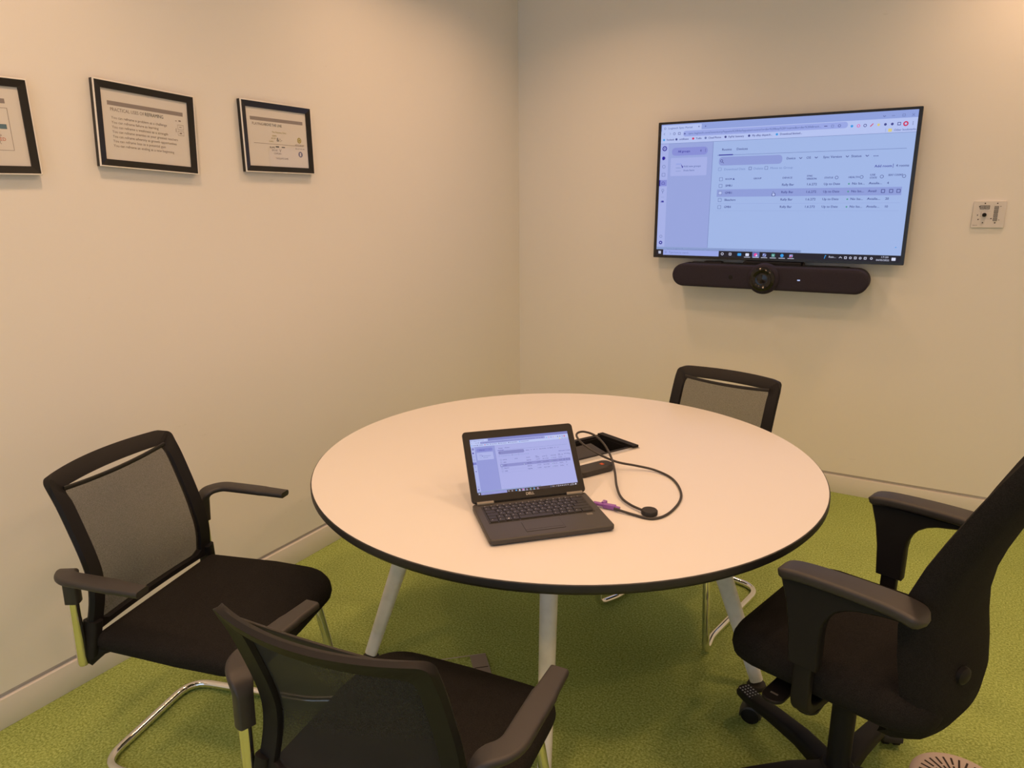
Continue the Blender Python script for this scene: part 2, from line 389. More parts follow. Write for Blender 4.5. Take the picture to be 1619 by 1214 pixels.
# ------------------------------------------------------------------ round table
TC = Vector((1.301, -1.996)); TR = .768; TZ = .73
tab = thing('round_table', 'large round white meeting table with black edge and splayed white legs', 'table', (TC.x, TC.y, 0))
HD = Vector((-.456, -.89)).normalized(); HN = Vector((-HD.y, HD.x))     # hatch axes; HN points to the laptop's far side
HA = Vector((1.466, -1.805))-TC                                        # near right corner of the hatch
hw, hl = .156, .36
def hp(a, b): # a along length from right end, b across from near edge
    p = HA+HD*a+Vector((-.144, .06)).normalized()*b; return (p.x, p.y)
def tabletop():
    m = MB(); n = 128; bmx = m.bm
    hole = []
    K = 8
    for (a0, b0), (a1, b1) in (((0, 0), (hl, 0)), ((hl, 0), (hl, hw)), ((hl, hw), (0, hw)), ((0, hw), (0, 0))):
        for k in range(K): hole.append(hp(a0+(a1-a0)*k/K, b0+(b1-b0)*k/K))
    outer = lambda r, z: [(r*math.cos(2*PI*k/n), r*math.sin(2*PI*k/n), z) for k in range(n)]
    m.rings([outer(TR-.004, TZ-.0), outer(TR-.0035, TZ-.0008)], M['laminate'], cap0=False, cap1=False)
    m.rings([outer(TR-.0035, TZ-.0008), outer(TR-.001, TZ-.002), outer(TR, TZ-.005), outer(TR, TZ-.018), outer(TR-.006, TZ-.026), outer(TR-.02, TZ-.0265)], M['edge_black'], cap0=False, cap1=False)
    # top and underside around the rectangular opening
    hc = [hp(0, 0), hp(hl, 0), hp(hl, hw), hp(0, hw)]; cx = sum(p[0] for p in hc)/4; cy = sum(p[1] for p in hc)/4
    angs = sorted([math.atan2(p[1]-cy, p[0]-cx) for p in hc] + [-PI+2*PI*(k+.37)/160 for k in range(160)])
    def ray_rect(q):
        d = Vector((math.cos(q), math.sin(q))); best = None
        for p0, p1 in zip(hc, hc[1:]+hc[:1]):
            e = Vector(p1)-Vector(p0); w = Vector(p0)-Vector((cx, cy)); den = d.x*e.y-d.y*e.x
            if abs(den) < 1e-9: continue
            t = (w.x*e.y-w.y*e.x)/den; u = (w.x*d.y-w.y*d.x)/den
            if t > 0 and -1e-6 <= u <= 1+1e-6 and (best is None or t < best): best = t
        return (cx+d.x*best, cy+d.y*best)
    def ray_circle(q, R):
        d = Vector((math.cos(q), math.sin(q))); bq = cx*d.x+cy*d.y; t = -bq+math.sqrt(bq*bq-(cx*cx+cy*cy-R*R)); return (cx+d.x*t, cy+d.y*t)
    for z, R, mt in ((TZ, TR-.004, M['laminate']), (TZ-.0265, TR-.02, M['edge_black'])):
        m.rings([[(*ray_circle(q, R), z) for q in angs], [(*ray_rect(q), z) for q in angs]], mt, False, False)
    m.rings([[(*p, TZ) for p in hole], [(*p, TZ-.0265) for p in hole]], M['edge_black'], cap0=False, cap1=False)
    return m.build('tabletop', tab, angle=30)
tabletop()
FEET = [Vector((1.902, -1.81)), Vector((1.545, -2.59)), Vector((.735, -2.315)), Vector((1.092, -1.535))]
FC = sum(FEET, Vector((0, 0)))/4
for F in FEET:
    d = F-FC; a = math.atan2(d.y, d.x); top = FC+d*.63-TC; foot = F-TC
    m = MB()
    path = [Vector((top.x, top.y, TZ-.03)).lerp(Vector((foot.x, foot.y, .02)), t) for t in (0, .25, .5, .75, .86, .865, .87, .99)]
    sc = [1.0, .92, .84, .75, .71, .66, .70, .66]
    m.sweep(path, rrect(.050, .062, .021, 5), M['white_metal'], up=(math.cos(a), math.sin(a), 0), scales=sc)
    leg = m.build('leg', tab)
    m = MB(); m.lathe([(.012, .001), (.028, .001), (.030, .006), (.027, .014), (.012, .018)], M['dark_rubber'], 24, c=(foot.x, foot.y, 0))
    m.build('foot', leg)
m = MB()
for k in range(4):
    d0 = (FEET[k]-FC)*.73+FC-TC; d1 = (FEET[(k+1) % 4]-FC)*.73+FC-TC
    m.sweep([(d0.x, d0.y, TZ-.052), (d1.x, d1.y, TZ-.052)], rrect(.03, .05, .004, 2), M['white_metal'], up=(0, 0, 1))
m.build('underframe', tab)
# power hatch in the tabletop
def hb(mb, a0, a1, b0, b1, z0, z1, mt, bev=0):
    pts = [hp(a0, b0), hp(a1, b0), hp(a1, b1), hp(a0, b1)]
    if bev: mb.prism(pts, z0, z1, mt)
    else: mb.prism(pts, z0, z1, mt)
m = MB()
hb(m, -.008, .014, -.004, hw+.006, TZ-.004, TZ+.010, M['black_plastic'])
hb(m, hl-.014, hl+.008, -.004, hw+.006, TZ-.004, TZ+.010, M['black_plastic'])
hb(m, .012, hl-.012, hw-.010, hw+.006, TZ-.004, TZ+.006, M['black_plastic'])
for b, mt in ((.0, M['black_plastic']),):
    hb(m, .012, hl-.012, .006, .014, TZ-.06, TZ+.004, mt)
hb(m, .012, .016, .006, hw-.01, TZ-.09, TZ, M['black_plastic']); hb(m, hl-.016, hl-.012, .006, hw-.01, TZ-.09, TZ, M['black_plastic'])
hb(m, .012, hl-.012, hw-.014, hw-.01, TZ-.09, TZ, M['black_plastic'])
hb(m, .012, hl-.012, .006, hw-.01, TZ-.09, TZ-.085, M['black_plastic'])
hatch = m.build('cable_hatch', tab, smooth=False)
m = MB(); hb(m, -.006, hl+.006, -.012, .006, TZ-.002, TZ+.0025, M['alu']); hb(m, .014, hl-.014, hw+.006, hw+.010, TZ-.002, TZ+.002, M['alu']); m.build('trim_strip', hatch, smooth=False)
m = MB()   # flap folded down into the opening
vs = []
for a in (.075, hl-.02):
    for (b, z) in ((hw-.03, TZ-.004), (hw-.03, TZ-.012), (.02, TZ-.030), (.02, TZ-.022)): vs.append((*hp(a, b), z))
m.faces(vs, [(0, 1, 2, 3), (7, 6, 5, 4), (0, 4, 5, 1), (1, 5, 6, 2), (2, 6, 7, 3), (3, 7, 4, 0)], M['arm_plastic']); m.build('flap', hatch, smooth=False)

# ------------------------------------------------------------------ television with its screen picture
UIW, UIH = 1875.0, 1062.0
def draw_ui(mb, fit, pre='ui_'):
    """lay the browser window out on a plane; fit(u, v, lift) -> local point; u right, v down, in screen pixels"""
    def rect(u0, v0, u1, v1, c, lift=1): mb.faces([fit(u0, v1, lift), fit(u1, v1, lift), fit(u1, v0, lift), fit(u0, v0, lift)], [(0, 1, 2, 3)], M[pre+c])
    def rr(u0, v0, u1, v1, r, c, lift=1):
        p = rrect(u1-u0, v1-v0, min(r, (u1-u0)/2-.1, (v1-v0)/2-.1), 4, ((u0+u1)/2, (v0+v1)/2))
        mb.faces([fit(a, b, lift) for a, b in p], [tuple(range(len(p)))], M[pre+c])
    def ring(u, v, r, w, c, lift=2, n=20, sq=False):
        a = rrect(2*r, 2*r, r*.25, 3, (u, v)) if sq else [(u+r*math.cos(2*PI*k/n), v+r*math.sin(2*PI*k/n)) for k in range(n)]
        s = (r-w)/r; b = [(u+(x-u)*s, v+(y-v)*s) for x, y in a]; n = len(a)
        mb.faces([fit(*q, lift) for q in a+b], [(k, (k+1) % n, n+(k+1) % n, n+k) for k in range(n)], M[pre+c])
    def disc(u, v, r, c, lift=2): rr(u-r, v-r, u+r, v+r, r, c, lift)
    def line(pts, w, c, lift=2):
        for (a, b), (e, f) in zip(pts, pts[1:]):
            d = Vector((e-a, f-b)).normalized()*w/2; nx, ny = -d.y, d.x
            mb.faces([fit(a+nx, b+ny, lift), fit(e+nx, f+ny, lift), fit(e-nx, f-ny, lift), fit(a-nx, b-ny, lift)], [(0, 1, 2, 3)], M[pre+c])
    def tx(s, u, v, size, c, w=None, lift=2, align='LEFT'):
        o = Vector(fit(u, v, lift)); ex = Vector(fit(u+1, v, lift))-o; ey = Vector(fit(u, v-1, lift))-o
        nz = ex.cross(ey).normalized()
        mt = Matrix((ex, ey, nz)).transposed().to_4x4(); mt.translation = o
        mb.text(s, size*1.38, M[pre+c], mt, align, w)
        if lift == 2: mb.text(s, size*1.38, M[pre+c], mt @ T(.8, .25, 0), align, w)
    B = 17   # cap height of body text
    # window chrome
    rect(0+28, 0, 1903, 1062, 'bg', 0)
    rect(28, 0, 1903, 52, 'tabs'); rr(34, 8, 365, 60, 8, 'white', 1.3)
    ring(60, 31, 9, 3, 'mid'); tx('Logitech Sync Portal', 86, 38, 15, 'mid', 200); tx('\u00d7', 335, 38, 18, 'ink'); tx('+', 388, 40, 20, 'ink')
    for u in (1688, 1745, 1808, 1870): pass
    line([(1680, 30), (1688, 38), (1696, 30)], 3, 'ink'); line([(1735, 34), (1755, 34)], 3, 'mid'); ring(1812, 34, 9, 2.5, 'mid', sq=True)
    line([(1863, 26), (1880, 43)], 2.5, 'mid'); line([(1880, 26), (1863, 43)], 2.5, 'mid')
    rect(28, 52, 1903, 150, 'white')
    line([(60, 66), (50, 74), (60, 82)], 3, 'mid'); line([(100, 66), (110, 74), (100, 82)], 3, 'faint'); ring(140, 75, 10, 3, 'ink'); ring(182, 75, 10, 3, 'ink', sq=True)
    rr(215, 57, 1452, 101, 20, 'search', 1.5)
    disc(228, 79, 6, 'ink'); tx('sync.logitech.com/inventory/hypatia%20hfa/hypatia/rooms?order%20key%20=name&order%20direct...', 258, 86, 16, 'mid', 1010)
    line([(1290, 80), (1312, 80)], 5, 'ink'); ring(1348, 82, 9, 2.5, 'mid', sq=True); ring(1395, 82, 10, 3, 'ink')
    for k, c in enumerate(('cyan', 'pink', 'ink', 'red', 'yellow', 'ink', 'ink', 'ink')):
        u = 1480+k*44
        (disc(u, 90, 9, c) if k in (0, 4, 5, 6) else (line([(u-9, 99), (u+9, 80)], 6, c) if k == 3 else ring(u, 90, 11, 4, c, sq=(k == 7))))
    disc(1830, 92, 17, 'red'); disc(1830, 92, 8, 'white', 3)
    for k in range(3): disc(1875, 82+k*9, 2.5, 'ink')
    for u, c, s, w in ((54, 'cyan', 'Facebook', 74), (160, 'ink', 'certificates', 92), (300, 'red', 'Trello', 54), (402, 'mid', 'Cloud Photos', 118), (562, 'ink', 'PayPal: Summary', 140), (746, 'ink', 'My eBay dispatch...', 175), (955, 'cyan', 'Download limited...', 185)):
        disc(u, 120, 9, c); tx(s, u+22, 127, 15, 'ink', w*.86)
    tx('Other bookmarks', 1759, 138, 15, 'mid', 138); rr(1722, 120, 1746, 142, 4, 'yellow', 2); line([(1705, 118), (1705, 142)], 2, 'faint')
    rect(28, 149, 1903, 151.5, 'line', 2)
    # left rail and side panel
    rect(28, 152, 97, 1015, 'rail'); rect(97, 152, 470, 1015, 'side'); rect(466, 152, 469, 1015, 'line', 1.5)
    ring(63, 189, 20, 8, 'navy'); disc(63, 189, 5, 'navy'); disc(58, 265, 14, 'navy'); rect(48, 252, 58, 280, 'navy', 2)
    ring(62, 333, 14, 3, 'mid'); ring(62, 398, 14, 3, 'mid', sq=True); rect(28, 440, 94, 490, 'pill', 1.5); rect(28, 440, 36, 490, 'navy', 2)
    line([(48, 474), (52, 460), (62, 454), (73, 460), (77, 474), (48, 474)], 3, 'navy'); ring(61, 524, 11, 3, 'mid'); line([(61, 536), (61, 548)], 5, 'mid'); line([(50, 580), (76, 580)], 2, 'faint')
    line([(52, 625), (52, 612), (66, 612)], 5, 'navy'); disc(66, 616, 8, 'navy'); ring(62, 905, 12, 3, 'mid'); disc(62, 957, 15, 'navy'); disc(62, 957, 6, 'white', 3)
    rr(127, 186, 425, 248, 28, 'pill', 1.5); tx('All groups', 178, 224, B, 'navy', 100); tx('4', 362, 224, B, 'ink'); [disc(408, 205+k*9, 2.5, 'ink') for k in range(3)]
    rr(120, 266, 425, 410, 8, 'rail', 1.5); rr(158, 302, 222, 330, 5, 'navy'); rr(166, 310, 214, 322, 3, 'search', 3); line([(212, 322), (222, 346), (226, 330)], 5, 'navy')
    rect(166, 344, 208, 348, 'faint', 2); rect(166, 370, 208, 373, 'faint', 2)
    tx('Add new groups', 232, 342, B-2, 'mid', 142); tx('from here', 232, 374, B-2, 'mid', 90)
    # main panel
    tx('Rooms', 540, 224, B+1, 'ink', 74); tx('Devices', 655, 224, B+1, 'ink', 84)
    rect(505, 257, 1855, 260, 'line', 2); rect(518, 253, 630, 261, 'navy', 3)
    rr(521, 272, 1010, 338, 26, 'field', 1.5); ring(543, 302, 11, 3.5, 'ink'); line([(551, 310), (560, 320)], 4, 'ink')
    for s, u, w in (('Device', 1040, 64), ('OS', 1185, 30), ('Sync Version', 1303, 128), ('Status', 1496, 68)):
        tx(s, u, 308, B, 'ink', w); line([(u+w+30, 296), (u+w+40, 306), (u+w+50, 296)], 4.5, 'ink')
    for k in range(3): disc(1650+k*12, 304, 3.5, 'ink')
    ring(533, 366, 13, 3, 'faint', sq=True); tx('Download Data', 566, 376, B, 'faint', 166)
    ring(772, 366, 12, 4, 'mid', sq=True); tx('Delete', 797, 376, B, 'faint', 72); ring(895, 366, 13, 3, 'mid', sq=True); tx('Move to Group', 925, 376, B, 'faint', 165)
    tx('Add room', 1660, 384, B+1, 'navy', 112); rect(1780, 362, 1783, 390, 'navy', 2); tx('4 rooms', 1800, 384, B+1, 'ink', 82)
    for s, u, v, w in (('ROOM \u25b2', 582, 450, 72), ('GROUP', 803, 450, 60), ('DEVICE', 1023, 450, 70), ('SYNC', 1200, 440, 42), ('VERSION', 1200, 461, 70),
                       ('STATUS', 1326, 456, 60), ('HEALTH', 1493, 456, 70), ('USE', 1637, 442, 34), ('STATE', 1637, 463, 46), ('SEAT COUNT', 1757, 446, 94)):
        tx(s, u, v, 13, 'ink', w)
    for u in (1412, 1582, 1716, 1860): ring(u, 450, 12, 3, 'ink')
    ring(547, 444, 14, 2.8, 'mid', sq=True)
    rect(520, 524, 1856, 582, 'hl', 1.5)
    for k, (nm, w, n) in enumerate((('SMR1', 52, '4'), ('GMR1', 54, ''), ('Bleachers', 86, '20'), ('GMR4', 54, '10'))):
        v = 503+k*55.5
        ring(547, v-7, 14, 2.8, 'mid', sq=True)
        if k == 1: rr(536, v-18, 558, v+4, 3, 'white', 2)
        tx(nm, 585, v, B, 'ink', w); tx('Rally Bar', 1022-k, v, B, 'ink', 88); tx('1.6.272', 1202, v, B, 'ink', 70); tx('Up to Date', 1326, v, B, 'ink', 112)
        disc(1501, v-6, 6, 'green'); tx('No Iss...', 1521, v, B, 'ink', 84); tx('Availa...' if k != 1 else 'Avail', 1634, v, B, 'ink', 88 if k != 1 else 56)
        if n: tx(n, 1755, v, B, 'ink')
        if k != 1: rect(520, v+21, 1856, v+22.5, 'hl', 1.5)
    for u in (1735, 1788, 1836): ring(u, 552, 13, 4, 'ink', sq=True)
    # pointing hand
    line([(962, 545), (962, 562)], 9, 'ink', 3); rr(952, 556, 980, 582, 8, 'ink', 3); rr(956, 560, 976, 578, 6, 'white', 4); line([(962, 548), (962, 562)], 5, 'white', 4)
    # status text and task bar
    rect(28, 992, 1208, 1014, 'status', 2); tx('https://sync.logitech.com/inventory/hypatia%20hfa/rooms/order%20key=name/edit?roomid=k7Wfy9', 36, 1010, 13, 'line', 1160, 3)
    rect(28, 1014, 1903, 1062, 'black', 2)
    for a, b in ((47, 1028), (59, 1028), (47, 1040), (59, 1040)): rect(a, b, a+10, b+10, 'paleink', 3)
    rect(89, 1015, 566, 1060, 'search', 3); ring(112, 1036, 8, 2.5, 'mid', 4); tx('Type here to search', 140, 1044, 15, 'mid', 170, 4)
    ring(596, 1038, 11, 4, 'paleink', 3); ring(660, 1038, 10, 4, 'paleink', 3, sq=True)
    rr(720, 1028, 750, 1050, 4, 'cyan', 3); rr(784, 1028, 812, 1050, 4, 'paleink', 3); rect(838, 1016, 894, 1060, 'mid', 3); disc(864, 1038, 13, 'pink', 4); disc(872, 1044, 7, 'paleink', 5)
    rr(920, 1026, 946, 1050, 3, 'search', 3); line([(924, 1048), (944, 1028)], 5, 'black', 4); rr(988, 1026, 1014, 1050, 3, 'green', 3); tx('X', 994, 1047, 15, 'paleink', None, 4)
    disc(1068, 1038, 13, 'cyan', 3); rr(1124, 1028, 1150, 1048, 4, 'search', 3); line([(1128, 1052), (1146, 1036)], 6, 'red', 4)
    for u in (798, 866, 932, 1000, 1068, 1136): rect(u-24, 1057, u+24, 1061, 'paleink', 5)
    line([(1382, 1052), (1388, 1026), (1394, 1030)], 5, 'cyan', 3); tx('Rain...', 1412, 1044, 15, 'paleink', 50, 3)
    line([(1486, 1044), (1496, 1034), (1506, 1044)], 4, 'paleink', 3)
    for u in (1532, 1566, 1600, 1634, 1668, 1710): ring(u, 1040, 9, 4, 'paleink', 3, sq=(u % 4 == 0))
    tx('17:20', 1798, 1034, 13, 'paleink', 46, 3, 'CENTER'); tx('04/05/2022', 1786, 1056, 13, 'paleink', 88, 3, 'CENTER'); rr(1845, 1030, 1872, 1052, 3, 'paleink', 3)

TVX, TVZ, TVW, TVH = .8912, 1.2024, 1.2184, .70
tv = thing('television', 'large wall mounted flat television showing a browser window of rooms', 'television', (TVX+TVW/2, 0, TVZ))
def P2(mb, poly, y0, y1, mt, bev=0, mtx=None):   # prism extruded along -y from an x,z outline
    R = Matrix(((1, 0, 0, 0), (0, 0, 1, 0), (0, 1, 0, 0), (0, 0, 0, 1)))
    mb.prism(poly, y0, y1, mt, (mtx @ R) if mtx else R, bev)
m = MB()
bz = .0165
# body with front bezel: outer shell and frame ring
P2(m, rrect(TVW, TVH, .004, 2, (0, TVH/2)), -.068, -.040, M['tv_case'], .002)
P2(m, rrect(TVW-.16, TVH-.16, .03, 4, (0, TVH/2)), -.042, -.018, M['tv_case'], .006)
body = m.build('body', tv)
m = MB()
O = rrect(TVW, TVH, .004, 2, (0, TVH/2)); I = rrect(TVW-2*bz, TVH-.012-.014, .001, 2, (0, TVH/2+.001))
m.rings([[(x, -.068, z) for x, z in O], [(x, -.0705, z) for x, z in offset_poly(O, .0008)], [(x, -.0705, z) for x, z in I], [(x, -.067, z) for x, z in I]], M['tv_case'], False, False)
m.faces([(.565, -.0706, .08), (.570, -.0706, .08), (.570, -.0706, .084), (.565, -.0706, .084)], [(0, 1, 2, 3)], M['ui_cyan'])
m.build('bezel', tv)
m = MB()
sx0, sx1, sz0, sz1 = -TVW/2+bz, TVW/2-bz, .014, TVH-.012
m.faces([(sx0, -.0688, sz0), (sx1, -.0688, sz0), (sx1, -.0688, sz1), (sx0, -.0688, sz1)], [(0, 1, 2, 3)], M['ui_bg'])
scr = m.build('screen', tv, smooth=False, recalc=False)
m = MB()
draw_ui(m, lambda u, v, l=1: (sx0+(u-28)/UIW*(sx1-sx0), -.0689-l*.00006, sz1-v/UIH*(sz1-sz0)))
ui = m.build('screen_image', scr, smooth=False, recalc=False)
m = MB(); m.box((0, -.012, TVH/2), (.42, .018, .32), M['black_plastic']); m.build('wall_bracket', tv, smooth=False)

# ------------------------------------------------------------------ video bar under the television
vb = thing('video_bar', 'dark rounded conference video bar with central camera mounted below the television', 'video bar', (1.502, 0, 1.06))
m = MB()
def pill(d):
    r = .059-d; return [(.475-.059+r*math.cos(math.radians(q)), .062+r*math.sin(math.radians(q))) for q in range(-90, 91, 9)] + [(-.475+.059+r*math.cos(math.radians(q)), .062+r*math.sin(math.radians(q))) for q in range(90, 271, 9)]
m.rings([[(x, y, z) for x, z in pill(d)] for d, y in ((.02, -.149), (.010, -.1485), (.004, -.1465), (.001, -.143), (0, -.137), (0, -.032), (.010, -.022))], M['bar_fabric']); m.build('body', vb, angle=50)
m = MB()
P2(m, rrect(.80, .05, .02, 5, (-.01, .10)), -.11, -.03, M['black_plastic'], .005)
m.build('top_cover', vb)
RY = Matrix.Rotation(PI/2, 4, 'X')   # local z -> -y
cam_m = T(-.003, 0, .060) @ RY
m = MB(); m.lathe([(.05, .11), (.077, .12), (.077, .15), (.072, .162), (.062, .168), (.058, .168)], M['bar_fabric'], 40, cam_m); m.build('camera_housing', vb)
m = MB(); m.lathe([(.060, .160), (.060, .176), (.052, .184), (.046, .186), (.040, .180), (.030, .176), (.020, .177), (.0, .180)], M['gloss_black'], 40, cam_m); m.build('lens', vb)
m = MB(); m.lathe([(0, .1478), (.011, .1485), (.011, .1495), (0, .150)], M['black_plastic'], 20, T(-.165, 0, .06) @ RY); m.build('microphone_dot', vb)
m = MB(); m.box((.165, -.1485, .060), (.013, .002, .006), M['ui_white']); m.build('status_light', vb, smooth=False)
m = MB(); m.box((.02, -.06, .129), (.28, .07, .022), M['black_plastic'], bev=.004); m.box((-.28, -.06, .122), (.10, .05, .02), M['black_plastic'], bev=.008)
m.box((0, -.012, .07), (.3, .022, .09), M['black_plastic']); m.build('mount', vb)
m = MB(); m.tube(catmull([(.14, -.03, .138), (.165, -.05, .138), (.17, -.06, .128), (.162, -.06, .116)], 6), .004, M['cable'], 8); m.build('cable_loop', vb)

# ------------------------------------------------------------------ control plate
cp = thing('control_plate', 'small square wall control plate with buttons and knob right of the television', 'control panel', (2.4155, 0, 1.434))
m = MB(); P2(m, rrect(.124, .116, .003, 2), -.009, .0, M['plate'], .0015); plate_mb = m
def bx(mb, x, z, w, h, y0, y1, mt): mb.box((x, -(y0+y1)/2, z), (w, y1-y0, h), mt)
for x, z, w, h in ((-.028, .031, .018, .017), (-.009, .031, .018, .017), (.0255, .029, .0155, .0145), (.0255, .0125, .0155, .0145), (.0255, -.004, .0155, .0145), (.0255, -.0205, .0155, .0145)):
    m = MB(); bx(m, x, z, w, h, .008, .0095, M['button_line']); bx(m, x, z, w-.004, h-.004, .009, .0115, M['button']); m.box((x, -.0117, z), (w*.4, .0006, .0018), M['button_line']); m.build('button', cp, smooth=False)
m = MB(); m.lathe([(0, .008), (.0085, .008), (.0085, .018), (.007, .021), (0, .021)], M['black_plastic'], 20, T(-.0165, 0, -.002) @ RY); m.build('knob', cp)
for x, z in ((-.019, .048), (.027, .048), (-.019, -.036), (.027, -.036), (-.0385, .034), (-.0375, -.022), (.0105, -.018)):
    m = MB(); m.lathe([(0, .008), (.0028, .008), (.0026, .0098), (0, .0098)], M['slot'], 10, T(x, 0, z) @ RY); m.build('screw', cp)
m = plate_mb
for k in range(5): bx(m, -.030, .010-k*.005, .0022, .0022, .0088, .0094, M['button_line'])
bx(m, -.042, -.003, .004, .006, .0088, .0094, M['button_line']); bx(m, -.0165, .0145, .045, .0008, .0088, .0093, M['button']); bx(m, -.0165, -.0195, .045, .0008, .0088, .0093, M['button'])
bx(m, .040, .035, .006, .002, .0088, .0094, M['button_line']); bx(m, .040, -.024, .006, .002, .0088, .0094, M['button_line'])
m.build('plate', cp); m = MB()
R4 = Matrix(((1, 0, 0, -.055), (0, 0, -1, -.0092), (0, 1, 0, -.049), (0, 0, 0, 1)))
m.text('Extron', .0065, M['button_line'], R4); m.build('lettering', cp, smooth=False)

# ------------------------------------------------------------------ framed prints on the left wall
def picture(loc_y, loc_z, roll, label, content):
    """local: x out of the wall, y to the viewer's right, z up"""
    t = thing('picture_frame', label, 'framed print', (0, loc_y, loc_z), 0, 'framed prints on the left wall')
    t.rotation_euler = (-roll, 0, 0)
    W, H, D, fw = .338, .252, .020, .023
    def loop(w, h, x): return [(x, a, b) for a, b in ((-w/2, -h/2), (w/2, -h/2), (w/2, h/2), (-w/2, h/2))]
    m = MB(); m.rings([loop(W, H, .001), loop(W, H, D-.001), loop(W-.005, H-.005, D)], M['frame_black'], True, False)
    m.rings([loop(W-.005, H-.005, D), loop(W-2*fw, H-2*fw, D-.004), loop(W-2*fw, H-2*fw, D-.009)], M['frame_black'], False, False); m.build('moulding', t, smooth=False)
    m = MB()
    m.rings([loop(W+.0006, H+.0006, D-.0042), loop(W+.0012, H+.0012, D-.003), loop(W+.0012, H+.0012, D-.0005), loop(W-.003, H-.003, D+.0008), loop(W-.0062, H-.0062, D+.0002)], M['frame_silver'], False, False)
    e = m.build('edge_strip', t, smooth=False); e['label'] = 'thin silver outer edge'
    m = MB(); pw, ph = W-2*fw, H-2*fw
    m.box((D-.0085, 0, 0), (.001, pw+.004, ph+.004), M['paper'])
    pr = m.build('print', t, smooth=False)
    m = MB(); x = D-.0078
    def q(y0, z0, y1, z1, mt, dx=0): m.faces([(x+dx, y0*pw-pw/2, ph/2-z1*ph), (x+dx, y1*pw-pw/2, ph/2-z1*ph), (x+dx, y1*pw-pw/2, ph/2-z0*ph), (x+dx, y0*pw-pw/2, ph/2-z0*ph)], [(0, 1, 2, 3)], mt)
    def tx(s, y, z, size, mt, w=None):
        mt4 = Matrix(((0, 0, 1, x+.0002), (1, 0, 0, y*pw-pw/2), (0, 1, 0, ph/2-z*ph), (0, 0, 0, 1)))
        m.text(s, size, mt, mt4, 'LEFT', w*pw if w else None)
    def ell(y, z, ry, mt, dx=.0001, n=24, inner=0):
        a = [(x+dx, y*pw-pw/2+ry*pw*math.cos(2*PI*k/n), ph/2-z*ph+ry*pw*math.sin(2*PI*k/n)) for k in range(n)]; m.faces(a, [tuple(range(n))], mt)
    content(q, tx, ell); m.build('printed_text', pr, smooth=False, recalc=False)
    m = MB(); m.faces(loop(pw+.002, ph+.002, D-.0055), [(0, 1, 2, 3)], M['frame_glass']); m.build('glass', t, smooth=False, recalc=False)
    return t
def c_reframing(q, tx, ell):
    q(.065, .165, .94, .225, M['bar_grey'])
    tx('PRACTICAL USES OF', .09, .305, .0145, M['ink'], .375); tx('REFRAMING', .475, .305, .0150, M['ink_dark'], .215)
    for k, (s, w) in enumerate((('You can reframe a problem as a challenge', .635), ('You can reframe failure as learning', .53), ('You can reframe a weakness as a strength', .64), ('You can reframe enemies as your greatest teachers', .76),
                           ('You can reframe adversity as growth opportunities', .74), ('You can reframe loss as a potential gain', .60), ('You can reframe an ending as a new beginning', .70))):
        tx(s, .095, .415+k*.0665, .0112, M['ink'], w)
    for a, b, c, d in ((.865, .36, .94, .365), (.865, .36, .868, .43), (.937, .36, .94, .43), (.865, .43, .94, .435), (.865, .455, .94, .46), (.865, .455, .868, .52), (.937, .455, .94, .52), (.865, .52, .94, .525), (.885, .39, .915, .40), (.885, .48, .915, .50), (.84, .42, .846, .48), (.84, .30, .86, .31), (.88, .29, .91, .31)):
        q(a, b, c, d, M['ink'])
def c_line(q, tx, ell):
    q(.065, .155, .94, .215, M['bar_grey'])
    tx('PLAYING', .09, .295, .0135, M['ink'], .17); tx('ABOVE THE LINE', .27, .295, .0140, M['ink_dark'], .30)
    tx('The Outcome Game', .40, .405, .0085, M['ink_olive'], .24); tx('OWN', .40, .47, .008, M['ink_olive'], .07); tx('ACCEPT', .38, .515, .008, M['ink_olive'], .08); tx('LEARN', .34, .57, .008, M['ink_olive'], .07)
    tx('&', .465, .55, .020, M['ink_dark']); tx('/;-', .51, .55, .018, M['ink']); ell(.86, .50, .036, M['ink_olive']); ell(.86, .50, .022, M['paper'], .0002); q(.845, .48, .875, .52, M['ink_olive'], .0003)
    tx('ABOVE THE LINE', .78, .595, .0065, M['ink'], .16)
    q(.095, .600, .93, .606, M['ink']); tx('BELOW THE LINE', .78, .665, .0065, M['ink'], .16)
    tx('BLAME', .345, .675, .009, M['ink_dark'], .08); tx('EXCUSE', .375, .725, .009, M['ink'], .09); tx('COMPLAIN', .405, .78, .009, M['ink'], .12); tx('THE BLAME GAME', .43, .865, .009, M['ink'], .21)
    q(.445, .635, .50, .655, M['ink_dark']); q(.545, .64, .60, .655, M['ink_dark']); tx('V', .50, .735, .016, M['ink']); ell(.865, .755, .037, M['ink_slate']); q(.852, .725, .876, .785, M['paper'], .0003)
def c_gap(q, tx, ell):
    q(.1, .155, .87, .215, M['bar_grey'])
    for a, b, c, d in ((.12, .27, .88, .275), (.12, .80, .88, .805), (.12, .27, .124, .80), (.876, .27, .88, .80)): q(a, b, c, d, M['ink'])
    q(.40, .475, .85, .535, M['ink_blue']); tx('MIND', .44, .53, .011, M['paper'], .1)
    tx('THE GAP', .62, .645, .0125, M['ink'], .17); tx('CHANGED', .62, .685, .0125, M['ink_red'], .20); tx('SELF TALK', .60, .725, .0125, M['ink'], .18)
picture(-2.920, 1.716, -.012, 'framed chart with blue bar and red wording cut off at the left picture edge', c_gap)
picture(-2.403, 1.740, .050, 'framed print headed PRACTICAL USES OF REFRAMING, tilted, between the other two frames', c_reframing)
picture(-1.868, 1.747, .004, 'framed print headed PLAYING ABOVE THE LINE, nearest the room corner', c_line)

